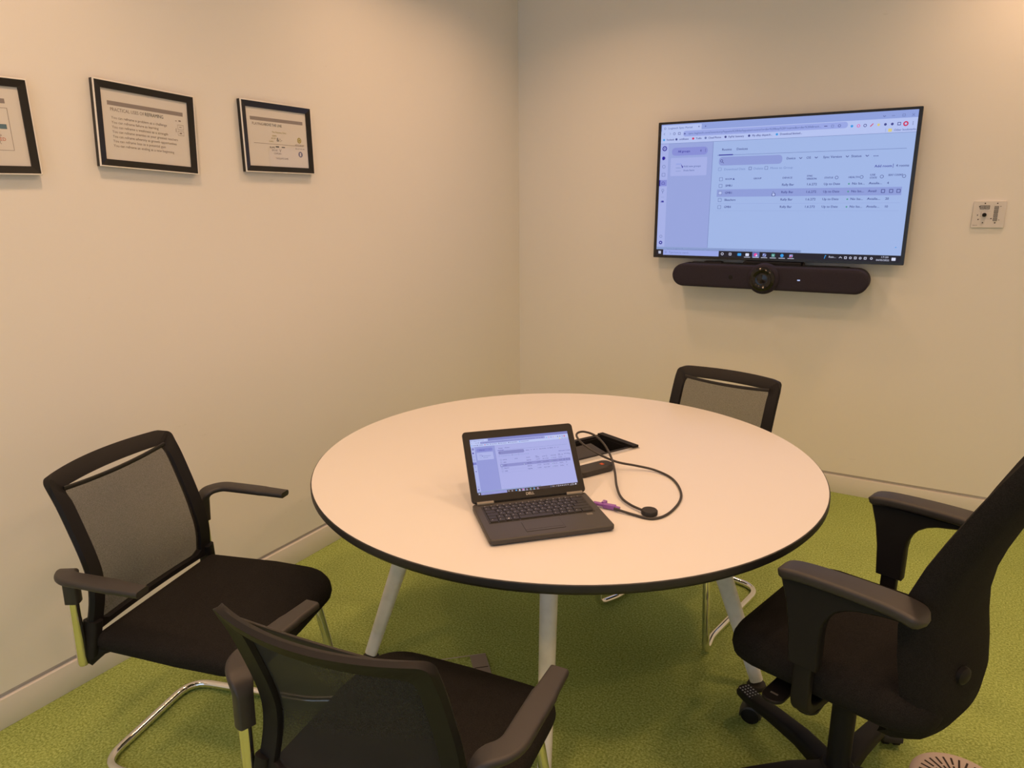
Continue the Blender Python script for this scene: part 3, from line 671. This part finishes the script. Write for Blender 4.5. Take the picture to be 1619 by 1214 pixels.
# ------------------------------------------------------------------ visitor chairs
def back_x(z): return lerp_prof([(.36, -.20), (.48, -.192), (.55, -.180), (.60, -.180), (.66, -.192), (.74, -.218), (.80, -.240), (.868, -.268)], z)
def make_visitor_chair():
    t = thing('visitor_chair', 'x', 'chair', group='black mesh back visitor chairs')
    # tubular frame
    m = MB()
    r = .0125
    half = [(-.13, .175, .405), (.19, .185, .405), (.238, .228, .0135), (.13, .198, .0135), (-.285, .185, .0135)]
    path = [(-.13, 0, .405)] + half + [(p[0], -p[1], p[2]) for p in half[::-1]] + [(-.13, 0, .405)]
    fp = fillet(path, [.04, .06, .05, .025, .075, .075, .025, .05, .06, .04], 7)
    m.tube(fp, r, M['chrome'], 14); fr = m.build('frame', t, angle=60); fr['label'] = 'chrome tubular sled frame'
    for s in (-1, 1):
        m = MB(); m.tube([(-.207, s*.241, .585), (-.207, s*.243, .396), (-.207, s*.243, .390), (-.207, s*.243, .3865)], r, M['chrome'], 14, scales=[1, 1, .8, .35])
        m.build('arm_post', t, angle=60)
    # seat pad
    m = MB()
    out = []
    def arc(cx, cy, rx, ry, a0, a1, n=7): return [(cx+rx*math.cos(math.radians(a0+(a1-a0)*k/n)), cy+ry*math.sin(math.radians(a0+(a1-a0)*k/n))) for k in range(n+1)]
    out = arc(.165, .150, .095, .085, 0, 90) + [(.05, .237), (-.06, .231)] + arc(-.170, .208, .018, .018, 90, 180, 4) + [(-.188, .09), (-.188, 0), (-.188, -.09)] + \
          arc(-.170, -.208, .018, .018, 180, 270, 4) + [(-.06, -.231), (.05, -.237)] + arc(.165, -.150, .095, .085, 270, 360) + [(.264, 0)]
    def crown(pts, z, dz=.005): return [(x, y, z-(.020*max(0, (x-.10)/.16)**2)-dz) for x, y in pts]
    rr_ = []
    for d, z in ((.05, .418), (.016, .420), (.004, .430), (0, .444), (.002, .458), (.009, .468), (.022, .4745), (.06, .478), (.12, .478), (.17, .476)):
        rr_.append(crown(offset_poly(out, d) if d < .012 else [(x*(1-d/.27)+.03*d/.27, y*(1-d/.27)) for x, y in out], z))
    m.rings(rr_, M['fabric']); m.build('seat', t, angle=60)
    # back frame (rounded rectangle following the bowed back)
    zt, zb, th = .868, .464, .020
    def hwid(z): return .214+.016*max(0, min(1, (.62-z)/.15))
    def bow(y, z):
        k = max(0, min(1, (z-.795)/.05)); k = k*k*(3-2*k)
        return (.010+.038*k)*(1-min(1, (y/.215)**2))
    def P(y, z, n): return (back_x(z)-bow(y, z)+n, y, z)
    N = 22
    outer = []; inner = []
    fwid = .046
    def side_pts(w, top, bot, rt, rb):
        pts = []
        for k in range(N+1): pts.append((1, bot+rb+(top-rt-bot-rb)*k/N))
        return pts
    def loop(ins):
        top, bot = zt-ins*.88, zb+ins*.40; rt = .040 if ins == 0 else .016; rb = .012
        def W(z): return hwid(z)-ins
        L = []
        for k in range(N+1):
            z = bot+rb+(top-rt-bot-rb)*k/N; L.append((W(z), z))
        for k in range(1, 7):
            a = math.radians(90*k/7); L.append((W(top)-rt+rt*math.cos(a), top-rt+rt*math.sin(a)))
        w = W(top)-rt
        for k in range(N+1): L.append((w-2*w*k/N, top))
        L2 = [(-y, z) for y, z in L[:N+7][::-1]]
        L += L2
        w = W(bot)-.004
        for k in range(1, N): L.append((-w+2*w*k/N, bot))
        return L
    m = MB()
    Lo, Li = loop(0), loop(fwid); Lo2, Li2 = loop(.006), loop(fwid-.004)
    secs = [[P(y, z, -th*.5) for y, z in Lo2], [P(y, z, 0) for y, z in Lo], [P(y, z, th*.5) for y, z in Lo2],
            [P(y, z, th*.45) for y, z in Li2], [P(y, z, 0) for y, z in Li], [P(y, z, -th*.45) for y, z in Li2]]
    m.rings(secs+[secs[0]], M['black_plastic'], False, False)
    for s in (-1, 1):
        m.sweep([(back_x(.50), s*.212, .50), (-.194, s*.220, .45), (-.200, s*.226, .405), (-.198, s*.224, .402), (-.178, s*.208, .420), (-.12, s*.17, .432)], rrect(.030, .042, .008, 3), M['black_plastic'], up=lambda t: (t.z, 0, -t.x), scales=[1, 1, 1, 1, .8, .6])
    # straight rod that carries the top of the mesh
    ztop = lambda y: .831-.008*max(0, 1-(y/.178)**2)
    m.sweep([(back_x(ztop(y))-.003, y, ztop(y)) for y in [-.172+.344*j/12 for j in range(13)]], rrect(.006, .012, .0025, 2), M['rod'], up=(0, 0, 1))
    m.build('back_frame', t, angle=50)
    m = MB()
    rows = []
    for k in range(17):
        row = []
        for j in range(15):
            q = -1+2*j/14; y = q*.180; z = .480+(ztop(y)-.001-.480)*k/16
            y = q*(.178+.012*max(0, (.62-z)/.15)); row.append((back_x(z)-.014*(1-q*q)*(1-(k/16)**4)-.003*(k/16)**4, y, z))
        rows.append(row)
    m.rings(rows, M['back_mesh'], False, False, closed=False); mb_ = m.build('back_mesh', t, recalc=False); mb_['label'] = 'see-through grey woven mesh'
    for s in (-1, 1):
        m = MB()
        path = fillet([(.055, s*.288, .657), (-.06, s*.288, .660), (-.168, s*.287, .661), (-.202, s*.242, .655), (-.207, s*.240, .565)], [.05, .035, .028], 8)
        hdir = Vector((-.35, -s*.94, 0)).normalized()
        sc = []
        for k, p in enumerate(path):
            d = max(0, min(1, (.655-p.z)/.025)) if p.x < -.1 else 0
            sc.append(((.80+.2*min(1, k/2)) if k < 12 else 1-.28*d, 1+.75*d))
        m.sweep(path, rrect(.048, .017, .0075, 4), M['arm_plastic'], up=lambda t: Vector((0, 0, math.hypot(t.x, t.y)))-hdir*t.z, scales=sc)
        m.build('armrest', t, angle=50)
    return t
CH = [((.642, -2.807, 0), .264, 'black mesh back visitor chair near the left wall, facing right to the table'),
      ((1.435, -2.937, 0), 1.684, 'black mesh back visitor chair in the foreground, turned with its back to us'),
      ((1.545, -1.46, 0), -1.783, 'black mesh back visitor chair behind the table, under the television')]
vc = make_visitor_chair(); vc.location = CH[0][0]; vc.rotation_euler = (0, 0, CH[0][1]); vc['label'] = CH[0][2]
for c in CH[1:]: dup(vc, *c)

# ------------------------------------------------------------------ swivel office chair (local x forward, y left)
oc = thing('office_chair', 'black upholstered swivel office chair at the right side of the table', 'chair', (2.17, -2.14, 0), math.radians(165))
def oc_seat():
    m = MB()
    o = rrect(.47, .50, .10, 7, (-.005, 0))
    rr_ = []
    for d, z in ((.06, .425), (.02, .428), (.005, .442), (0, .462), (.002, .482), (.012, .500), (.035, .511), (.09, .515), (.17, .513)):
        pts = offset_poly(o, d) if d < .085 else [(x*(1-d/.26), y*(1-d/.26)) for x, y in o]
        rr_.append([(x, y, z-.020*max(0, (x-.10)/.13)**2) for x, y in pts])
    m.rings(rr_, M['fabric']); m.build('seat', oc, angle=60)
oc_seat()
def oc_back():
    m = MB(); rows = []
    zs = [.340, .347, .36, .39, .44, .49, .54, .60, .67, .74, .80, .86, .93, 1.0, 1.06, 1.10, 1.115, 1.12]
    cen = [(.33, -.165), (.36, -.205), (.40, -.238), (.46, -.258), (.54, -.253), (.65, -.238), (.75, -.248), (.86, -.284), (1.0, -.342), (1.12, -.402)]
    wid = [(.33, .12), (.36, .16), (.40, .19), (.46, .210), (.54, .220), (.70, .226), (.86, .222), (1.0, .205), (1.12, .17)]
    for i, z in enumerate(zs):
        w = lerp_prof(wid, z); xc = lerp_prof(cen, z)
        e = 1.0 if 2 < i < len(zs)-3 else {0: .35, 1: .65, 2: .9, len(zs)-3: .9, len(zs)-2: .65, len(zs)-1: .35}[i]
        up_ = max(0, min(1, (z-.72)/.35)); th = (.062-.018*up_)*e; w *= (.9+.1*e); ring = []
        K = 16
        wing = .050-.012*up_
        for k in range(K+1):       # rear surface, right to left
            y = -w+2*w*k/K; ring.append((xc+wing*(abs(y)/w)**2.2-(.010 if 0 < k < K else -.008)*e, y, z))
        for k in range(K+1):       # front surface, left to right
            y = w-2*w*k/K; u = abs(y)/w; ring.append((xc+wing*u**2.2+th*(1-.25*u**6) - (.006 if k in (0, K) else 0), y, z))
        rows.append(ring)
    m.rings(rows, M['fabric']); b = m.build('backrest', oc, angle=60)
    m = MB(); m.lathe([(0, 0), (.017, 0), (.020, .004), (.019, .012), (.012, .016), (0, .016)], M['black_plastic'], 20, T(-.246, .115, .55) @ Matrix.Rotation(math.radians(-20), 4, 'Z') @ Matrix.Rotation(-PI/2, 4, 'Y')); m.build('adjuster_knob', b)
oc_back()
for s in (-1, 1):
    m = MB()
    # flat support: an upside-down L in the x,z plane with a wide top and concave inner corner
    yc = .268
    prof = [(.082, .722), (.076, .715), (.060, .66), (.050, .60), (.044, .52), (-.020, .52), (-.020, .61), (-.023, .635), (-.031, .657), (-.044, .675), (-.062, .688), (-.085, .697), (-.13, .706), (-.185, .712), (-.20, .722)]
    R = Matrix(((1, 0, 0, 0), (0, 0, 1, 0), (0, 1, 0, 0), (0, 0, 0, 1)))
    m.prism(prof, s*yc-.017, s*yc+.017, M['black_plastic'], R, .004)
    # inner post, bent under the seat
    m.sweep(fillet([(.012, s*yc, .56), (.012, s*yc, .40), (.0, s*.15, .395), (-.01, s*.07, .395)], .04, 6), rrect(.026, .040, .006, 3), M['black_plastic'], up=(1, 0, 0))
    arm = m.build('armrest', oc, angle=45)
    m = MB()
    pts = [(.087, .722), (.045, .733), (-.03, .737), (-.12, .737), (-.17, .733), (-.210, .722)]
    path = [(x, s*yc, z) for x, z in pts]
    path = catmull(path, 5); n = len(path)
    sc = []
    for k in range(n):
        u = k/(n-1); f = min(1, math.sqrt(max(.0, 1-((.12-u)/.12)**2)) if u < .12 else 1, math.sqrt(max(.0, 1-((u-.88)/.12)**2)) if u > .88 else 1)
        sc.append((max(.25, f)*(.86+.28*u), max(.3, f)))
    m.sweep(path, rrect(.070, .025, .009, 5), M['arm_plastic'], up=(0, 0, 1), scales=sc); m.build('arm_pad', arm, angle=60)
m = MB()
m.box((-.01, 0, .395), (.26, .17, .05), M['black_plastic'], bev=.012); m.box((-.15, 0, .40), (.10, .07, .03), M['black_plastic'], bev=.008)
m.build('mechanism', oc)
for (x, y, a) in ((.078, .12, 2), (.016, .10, -2)):
    m = MB(); ca = math.radians(90-a)
    m2 = T(x, y, .385) @ RZ(ca)
    o = rrect(.15, .052, .0255, 6, (.075, 0))
    m.prism(o, -.004, .006, M['black_plastic'], m2, .002); lv = m.build('lever', oc)
    m = MB(); m.box((.122, 0, .0068), (.005, .018, .001), M['hinge'], m2); m.build('lever_mark', lv, smooth=False)
m = MB(); m.lathe([(.02, .085), (.028, .085), (.0285, .30), (.022, .305), (.0145, .31), (.0145, .39), (.0, .39)], M['black_plastic'], 24, c=(-.008, .029, 0)); m.build('gas_column', oc)
m = MB(); m.lathe([(.0, .05), (.042, .052), (.05, .07), (.048, .105), (.036, .118), (.0, .12)], M['black_plastic'], 28, c=(-.008, .029, 0)); m.build('hub', oc)
BASE = T(-.008, .029, 0)
def oc_leg(a):
    R = BASE @ RZ(a)
    m = MB()
    path = [(.03, 0, .088), (.12, 0, .098), (.22, 0, .092), (.33, 0, .080), (.362, 0, .074)]
    m.sweep([R @ Vector(p) for p in path], rrect(.052, .040, .010, 3), M['black_plastic'], up=(0, 0, 1), scales=[(1.15, 1.15), (1, 1), (.92, .85), (.85, .7), (.6, .5)])
    leg = m.build('leg', oc, angle=50)
    m = MB(); g = R.copy()
    m.prism(rrect(.098, .046, .020, 5, (.312, 0)), .089, .0965, M['black_plastic'], g, .002)
    for i in range(8):
        for j in range(4):
            m.lathe([(.0028, 0), (.0024, .0016), (0, .0022)], M['button'], 8, g @ T(.276+i*.0103, -.0155+j*.0103, .0962))
    m.build('grip_pad', leg)
    m = MB(); cx = .330; g = R @ T(cx, 0, 0) @ RZ(.7)
    RXm = Matrix.Rotation(PI/2, 4, 'X')
    for y in (-.014, .014):
        m.lathe([(0, y-.010), (.022, y-.010), (.027, y-.007), (.027, y+.007), (.022, y+.010), (0, y+.010)], M['black_plastic'], 24, g @ T(-.012, 0, .0275) @ RXm)
    hood = [[(-.012+rr*math.cos(math.radians(q)), yy, .0275+rr*math.sin(math.radians(q))) for q in range(-10, 200, 15)] for rr, yy in ((.026, -.027), (.031, -.024), (.033, 0), (.031, .024), (.026, .027))]
    m.rings(hood, M['arm_plastic'], False, False, closed=False, mtx=g)
    m.tube([(0, 0, .05), (0, 0, .085)], .007, M['black_plastic'], 10, mtx=g)
    m.build('caster', leg)
for k in range(5): oc_leg(math.radians(143-165+72*k))

# ------------------------------------------------------------------ laptop
LC = Vector((1.4545, -2.4345)); LA = math.radians(-45)      # local x: toward the user, y: to the user's right
ux = Vector((math.cos(LA), math.sin(LA)))
lt = thing('laptop', 'open dark grey laptop on the round table showing the same browser window as the television', 'laptop', (LC.x, LC.y, TZ), LA)
LW, LD, LH = .312, .211, .0175
m = MB()
m.prism(rrect(LD, LW, .010, 4), .0035, LH, M['laptop_shell'], None, .0025)
for x, y in ((.08, .12), (.08, -.12), (-.08, .12), (-.08, -.12)): m.box((x, y, .0024), (.014, .03, .0040), M['dark_rubber'])
base = m.build('base', lt, angle=35)
m = MB()   # keyboard tray and touch pad lines
kx0, kx1, ky0, ky1 = -.083, .018, -.137, .137
m.box(((kx0+kx1)/2, 0, LH+.0003), (kx1-kx0, ky1-ky0, .0012), M['key'])
m.build('keyboard_tray', base, smooth=False)
def keys():
    rows = [([1.0]*16, .6), ([1]*13+[1.9], 1), ([1.5]+[1]*12+[1.4], 1), ([1.75]+[1]*11+[2.15], 1), ([1.25]+[1]*11+[2.65], 1), ([1.2, 1, 1, 1, 4.9, 1, 1, 1.1, 1.1, 1.6], 1)]
    x = kx0+.003; tot = sum(h for _, h in rows); hx = (kx1-kx0-.006)/tot; W_ = ky1-ky0-.006
    n = 0
    for ri, (ws, h) in enumerate(rows):
        y = ky0+.003; s = W_/sum(ws)
        for ci, w in enumerate(ws):
            cx = x+h*hx/2; cy = y+w*s/2
            yield cx, cy, h*hx-.0022, w*s-.0024, ri, ci
            y += w*s
        x += h*hx
for cx, cy, hx, wy, ri, ci in keys():
    m = MB(); m.box((cx, cy, LH+.0018), (hx, wy, .0026), M['key'], bev=.0006, seg=1)
    if ri == 5 and ci == 2: m.box((cx, cy, LH+.0032), (.004, .004, .0003), M['print_white'])
    elif wy < .02: m.box((cx-.0022, cy-wy*.15, LH+.0032), (.0022, .0016, .0002), M['print_white'])
    m.build('key', base, angle=30)
m = MB(); pc = (.058, -.012); pw_, ph_ = .052, .098
m.box((pc[0], pc[1], LH+.0001), (pw_, ph_, .0006), M['laptop_bezel']); m.box((pc[0], pc[1], LH+.0003), (pw_-.0014, ph_-.0014, .0006), M['laptop_shell'])
m.box((pc[0]+.016, pc[1], LH+.0006), (.0005, ph_-.004, .0004), M['laptop_bezel']); m.build('touchpad', base, smooth=False)
m = MB(); m.box((.030, .118, LH+.0002), (.010, .016, .0006), M['hinge']); m.build('sticker', base, smooth=False)
for y in (-.122, .122):
    m = MB(); m.tube([(-LD/2+.008, y-.022, LH+.002), (-LD/2+.008, y+.022, LH+.002)], .0062, M['hinge'], 14); h_ = m.build('hinge', base); h_['label'] = 'metallic grey hinge'
# lid, opened past upright
al = math.radians(129)
lid_m = T(-LD/2+.006, 0, LH+.003) @ Matrix.Rotation(-(al-0), 4, 'Y')     # local x runs up the lid, z faces away from the user
LL = .2
m = MB(); o = rrect(LL, LW, .010, 5, (LL/2, 0))
m.prism(o, 0, .0065, M['laptop_shell'], lid_m, .0015)
lid = m.build('lid', lt, angle=35)
m = MB(); m.prism(rrect(LL-.003, LW-.003, .009, 5, (LL/2, 0)), -.0012, .0003, M['laptop_bezel'], lid_m, .0006)
bzl = m.build('lid_bezel', lid, angle=35)
m = MB()
sw, sh = .2765, .1555; sb = .0208     # screen size, gap below it
def lfit(u, v, l=1): return lid_m @ Vector((sb+sh*(1-v/UIH), -sw/2+(u-28)/UIW*sw, -.0013-l*.000025))
draw_ui(m, lfit, 'lap_')
m.build('screen_image', lid, smooth=False, recalc=False)
m = MB()
o = lid_m @ Vector((.0085, -.010, -.0016)); ex = (lid_m.to_3x3() @ Vector((0, 1, 0))); ey = (lid_m.to_3x3() @ Vector((1, 0, 0)))
mt = Matrix((ex, ey, ex.cross(ey))).transposed().to_4x4(); mt.translation = o
m.text('DELL', .0105, M['silver'], mt, 'LEFT', .022); m.build('logo', lid, smooth=False)

# ------------------------------------------------------------------ cable with purple plug and puck
cb = thing('adapter_cable', 'dark grey looped cable with round puck and purple plug beside the laptop', 'cable', (1.62, -2.28, TZ))
off = Vector((1.62, -2.28, TZ))
cam_p = Vector((2.2286, -3.888, 1.5102))
CABLE_PTS = [ (1.5930, -2.2943, 0.7385),
 (1.6436, -2.2954, 0.7345),
 (1.6937, -2.2946, 0.7335),
 (1.7199, -2.2500, 0.7335),
 (1.7235, -2.1625, 0.7335),
 (1.7030, -2.0865, 0.7335),
 (1.6531, -2.0103, 0.7340),
 (1.5912, -1.9799, 0.7370),
 (1.5366, -1.9927, 0.7450),
 (1.4872, -2.0203, 0.7570),
 (1.4312, -2.0330, 0.7770),
 (1.3763, -2.0180, 0.7930),
 (1.3375, -1.9811, 0.8000),
 (1.3289, -1.9536, 0.8030),
 (1.3435, -1.9381, 0.8040),
 (1.3781, -1.9377, 0.7980),
 (1.4227, -1.9661, 0.7850),
 (1.4670, -2.0162, 0.7680),
 (1.5088, -2.0870, 0.7540),
 (1.5458, -2.1624, 0.7440),
 (1.5808, -2.2164, 0.7380),
 (1.6200, -2.2481, 0.7370),
 (1.6640, -2.2690, 0.7380) ]
m = MB(); m.tube([Vector(p)-off for p in catmull(CABLE_PTS, 8)], .0034, M['cable'], 10); m.build('cord', cb, angle=80)
m = MB(); m.lathe([(.0, .001), (.019, .001), (.021, .003), (.021, .011), (.019, .0135), (.0, .014)], M['dark_rubber'], 32, c=(1.678-off.x, -2.266-off.y, 0)); m.build('puck', cb)
pl = Vector((1.533, -2.290)); pe = Vector((1.594, -2.286)); dd = (pe-pl).normalized(); nn = Vector((-dd.y, dd.x))
m = MB()
def pp(a, b, z): q = pl+dd*a+nn*b; return (q.x-off.x, q.y-off.y, z)
plug_m = T(pl.x-off.x, pl.y-off.y, 0) @ RZ(math.atan2(dd.y, dd.x))
m.box((.044, 0, .0085), (.034, .013, .012), M['purple'], plug_m, bev=.002); m.box((.014, .001, .0095), (.030, .012, .007), M['purple'], plug_m, bev=.0015)
m.box((.027, .009, .0125), (.012, .016, .009), M['purple'], plug_m, bev=.002); m.tube([(.058, 0, .0085), (.072, 0, .0075)], .0048, M['purple'], 10, mtx=plug_m)
m.lathe([(0, .0), (.0016, .0), (.0012, .0006), (0, .0008)], M['print_white'], 10, plug_m @ T(.024, .005, .0172)); pg = m.build('plug', cb, angle=40); pg['label'] = 'purple plug with side tab'

# ------------------------------------------------------------------ black puck-shaped device by the hatch
rd = Vector((-.46, -.89)).normalized(); rn = Vector((-rd.y, rd.x))
RC = (Vector((1.473, -2.037))+Vector((1.449, -1.99)))/2
rm = thing('wireless_dongle', 'black rounded bar shaped device with orange mark behind the laptop', 'dongle', (RC.x+rd.x*.06, RC.y+rd.y*.06, TZ), math.atan2(rd.y, rd.x))
m = MB(); o = rrect(.135, .052, .022, 6)
m.prism(o, .001, .020, M['arm_plastic'], None, .003); m.build('body', rm, angle=40)
m = MB(); m.box((-.030, .002, .0203), (.010, .012, .0008), M['orange']); mk = m.build('mark', rm, smooth=False); mk['label'] = 'orange square mark'

# ------------------------------------------------------------------ floor fittings
fb = thing('floor_box', 'flush carpeted floor outlet box with tan edge strip under the table', 'floor outlet', (1.0, -2.26, 0))
fo = Vector((1.0, -2.26))
e1 = (Vector((1.154, -2.200))-Vector((1.061, -2.100))).normalized(); e2 = Vector((e1.y, -e1.x))
c0 = Vector((1.061, -2.100))
def fp_(a, b): q = c0+e1*a+e2*b-fo; return (q.x, q.y)
m = MB(); m.prism([fp_(0, 0), fp_(.20, 0), fp_(.20, .20), fp_(0, .20)], .0005, .004, M['carpet']); m.build('lid', fb, smooth=False)
m = MB()
m.prism([fp_(0, 0), fp_(.20, 0), fp_(.20, .055), fp_(0, .055)], .001, .006, M['tan']); m.prism([fp_(.07, .004), fp_(.073, .004), fp_(.073, .05), fp_(.07, .05)], .006, .0066, M['slot'])
m.build('edge_strip', fb, smooth=False)
m = MB(); m.prism([fp_(-.003, 0), fp_(.0, 0), fp_(.0, .20), fp_(-.003, .20)], .0005, .005, M['beige_plastic']); m.prism([fp_(0, .20), fp_(.20, .20), fp_(.20, .203), fp_(0, .203)], .0005, .005, M['beige_plastic'])
m.build('rim', fb, smooth=False)

df = thing('floor_vent', 'round beige floor air vent with radial slots at the bottom right', 'floor vent', (2.452, -1.953, 0), .3)
m = MB(); m.lathe([(0, .0005), (.116, .0005), (.116, .003), (.110, .006), (.10, .0075), (.0, .0078)], M['beige_plastic'], 64); m.build('plate', df, angle=50)
m = MB()
for k in range(30):
    a = 2*PI*k/30; long_ = k % 2 == 0
    r0, r1 = (.040, .094) if long_ else (.060, .094)
    segs = [(r0, r1)] if long_ else [(.034, .062), (.068, .094)]
    for s0, s1 in segs:
        m.box(((s0+s1)/2, 0, .0079), (s1-s0, .0050, .0006), M['slot'], RZ(a) )
m.build('slots', df, smooth=False)
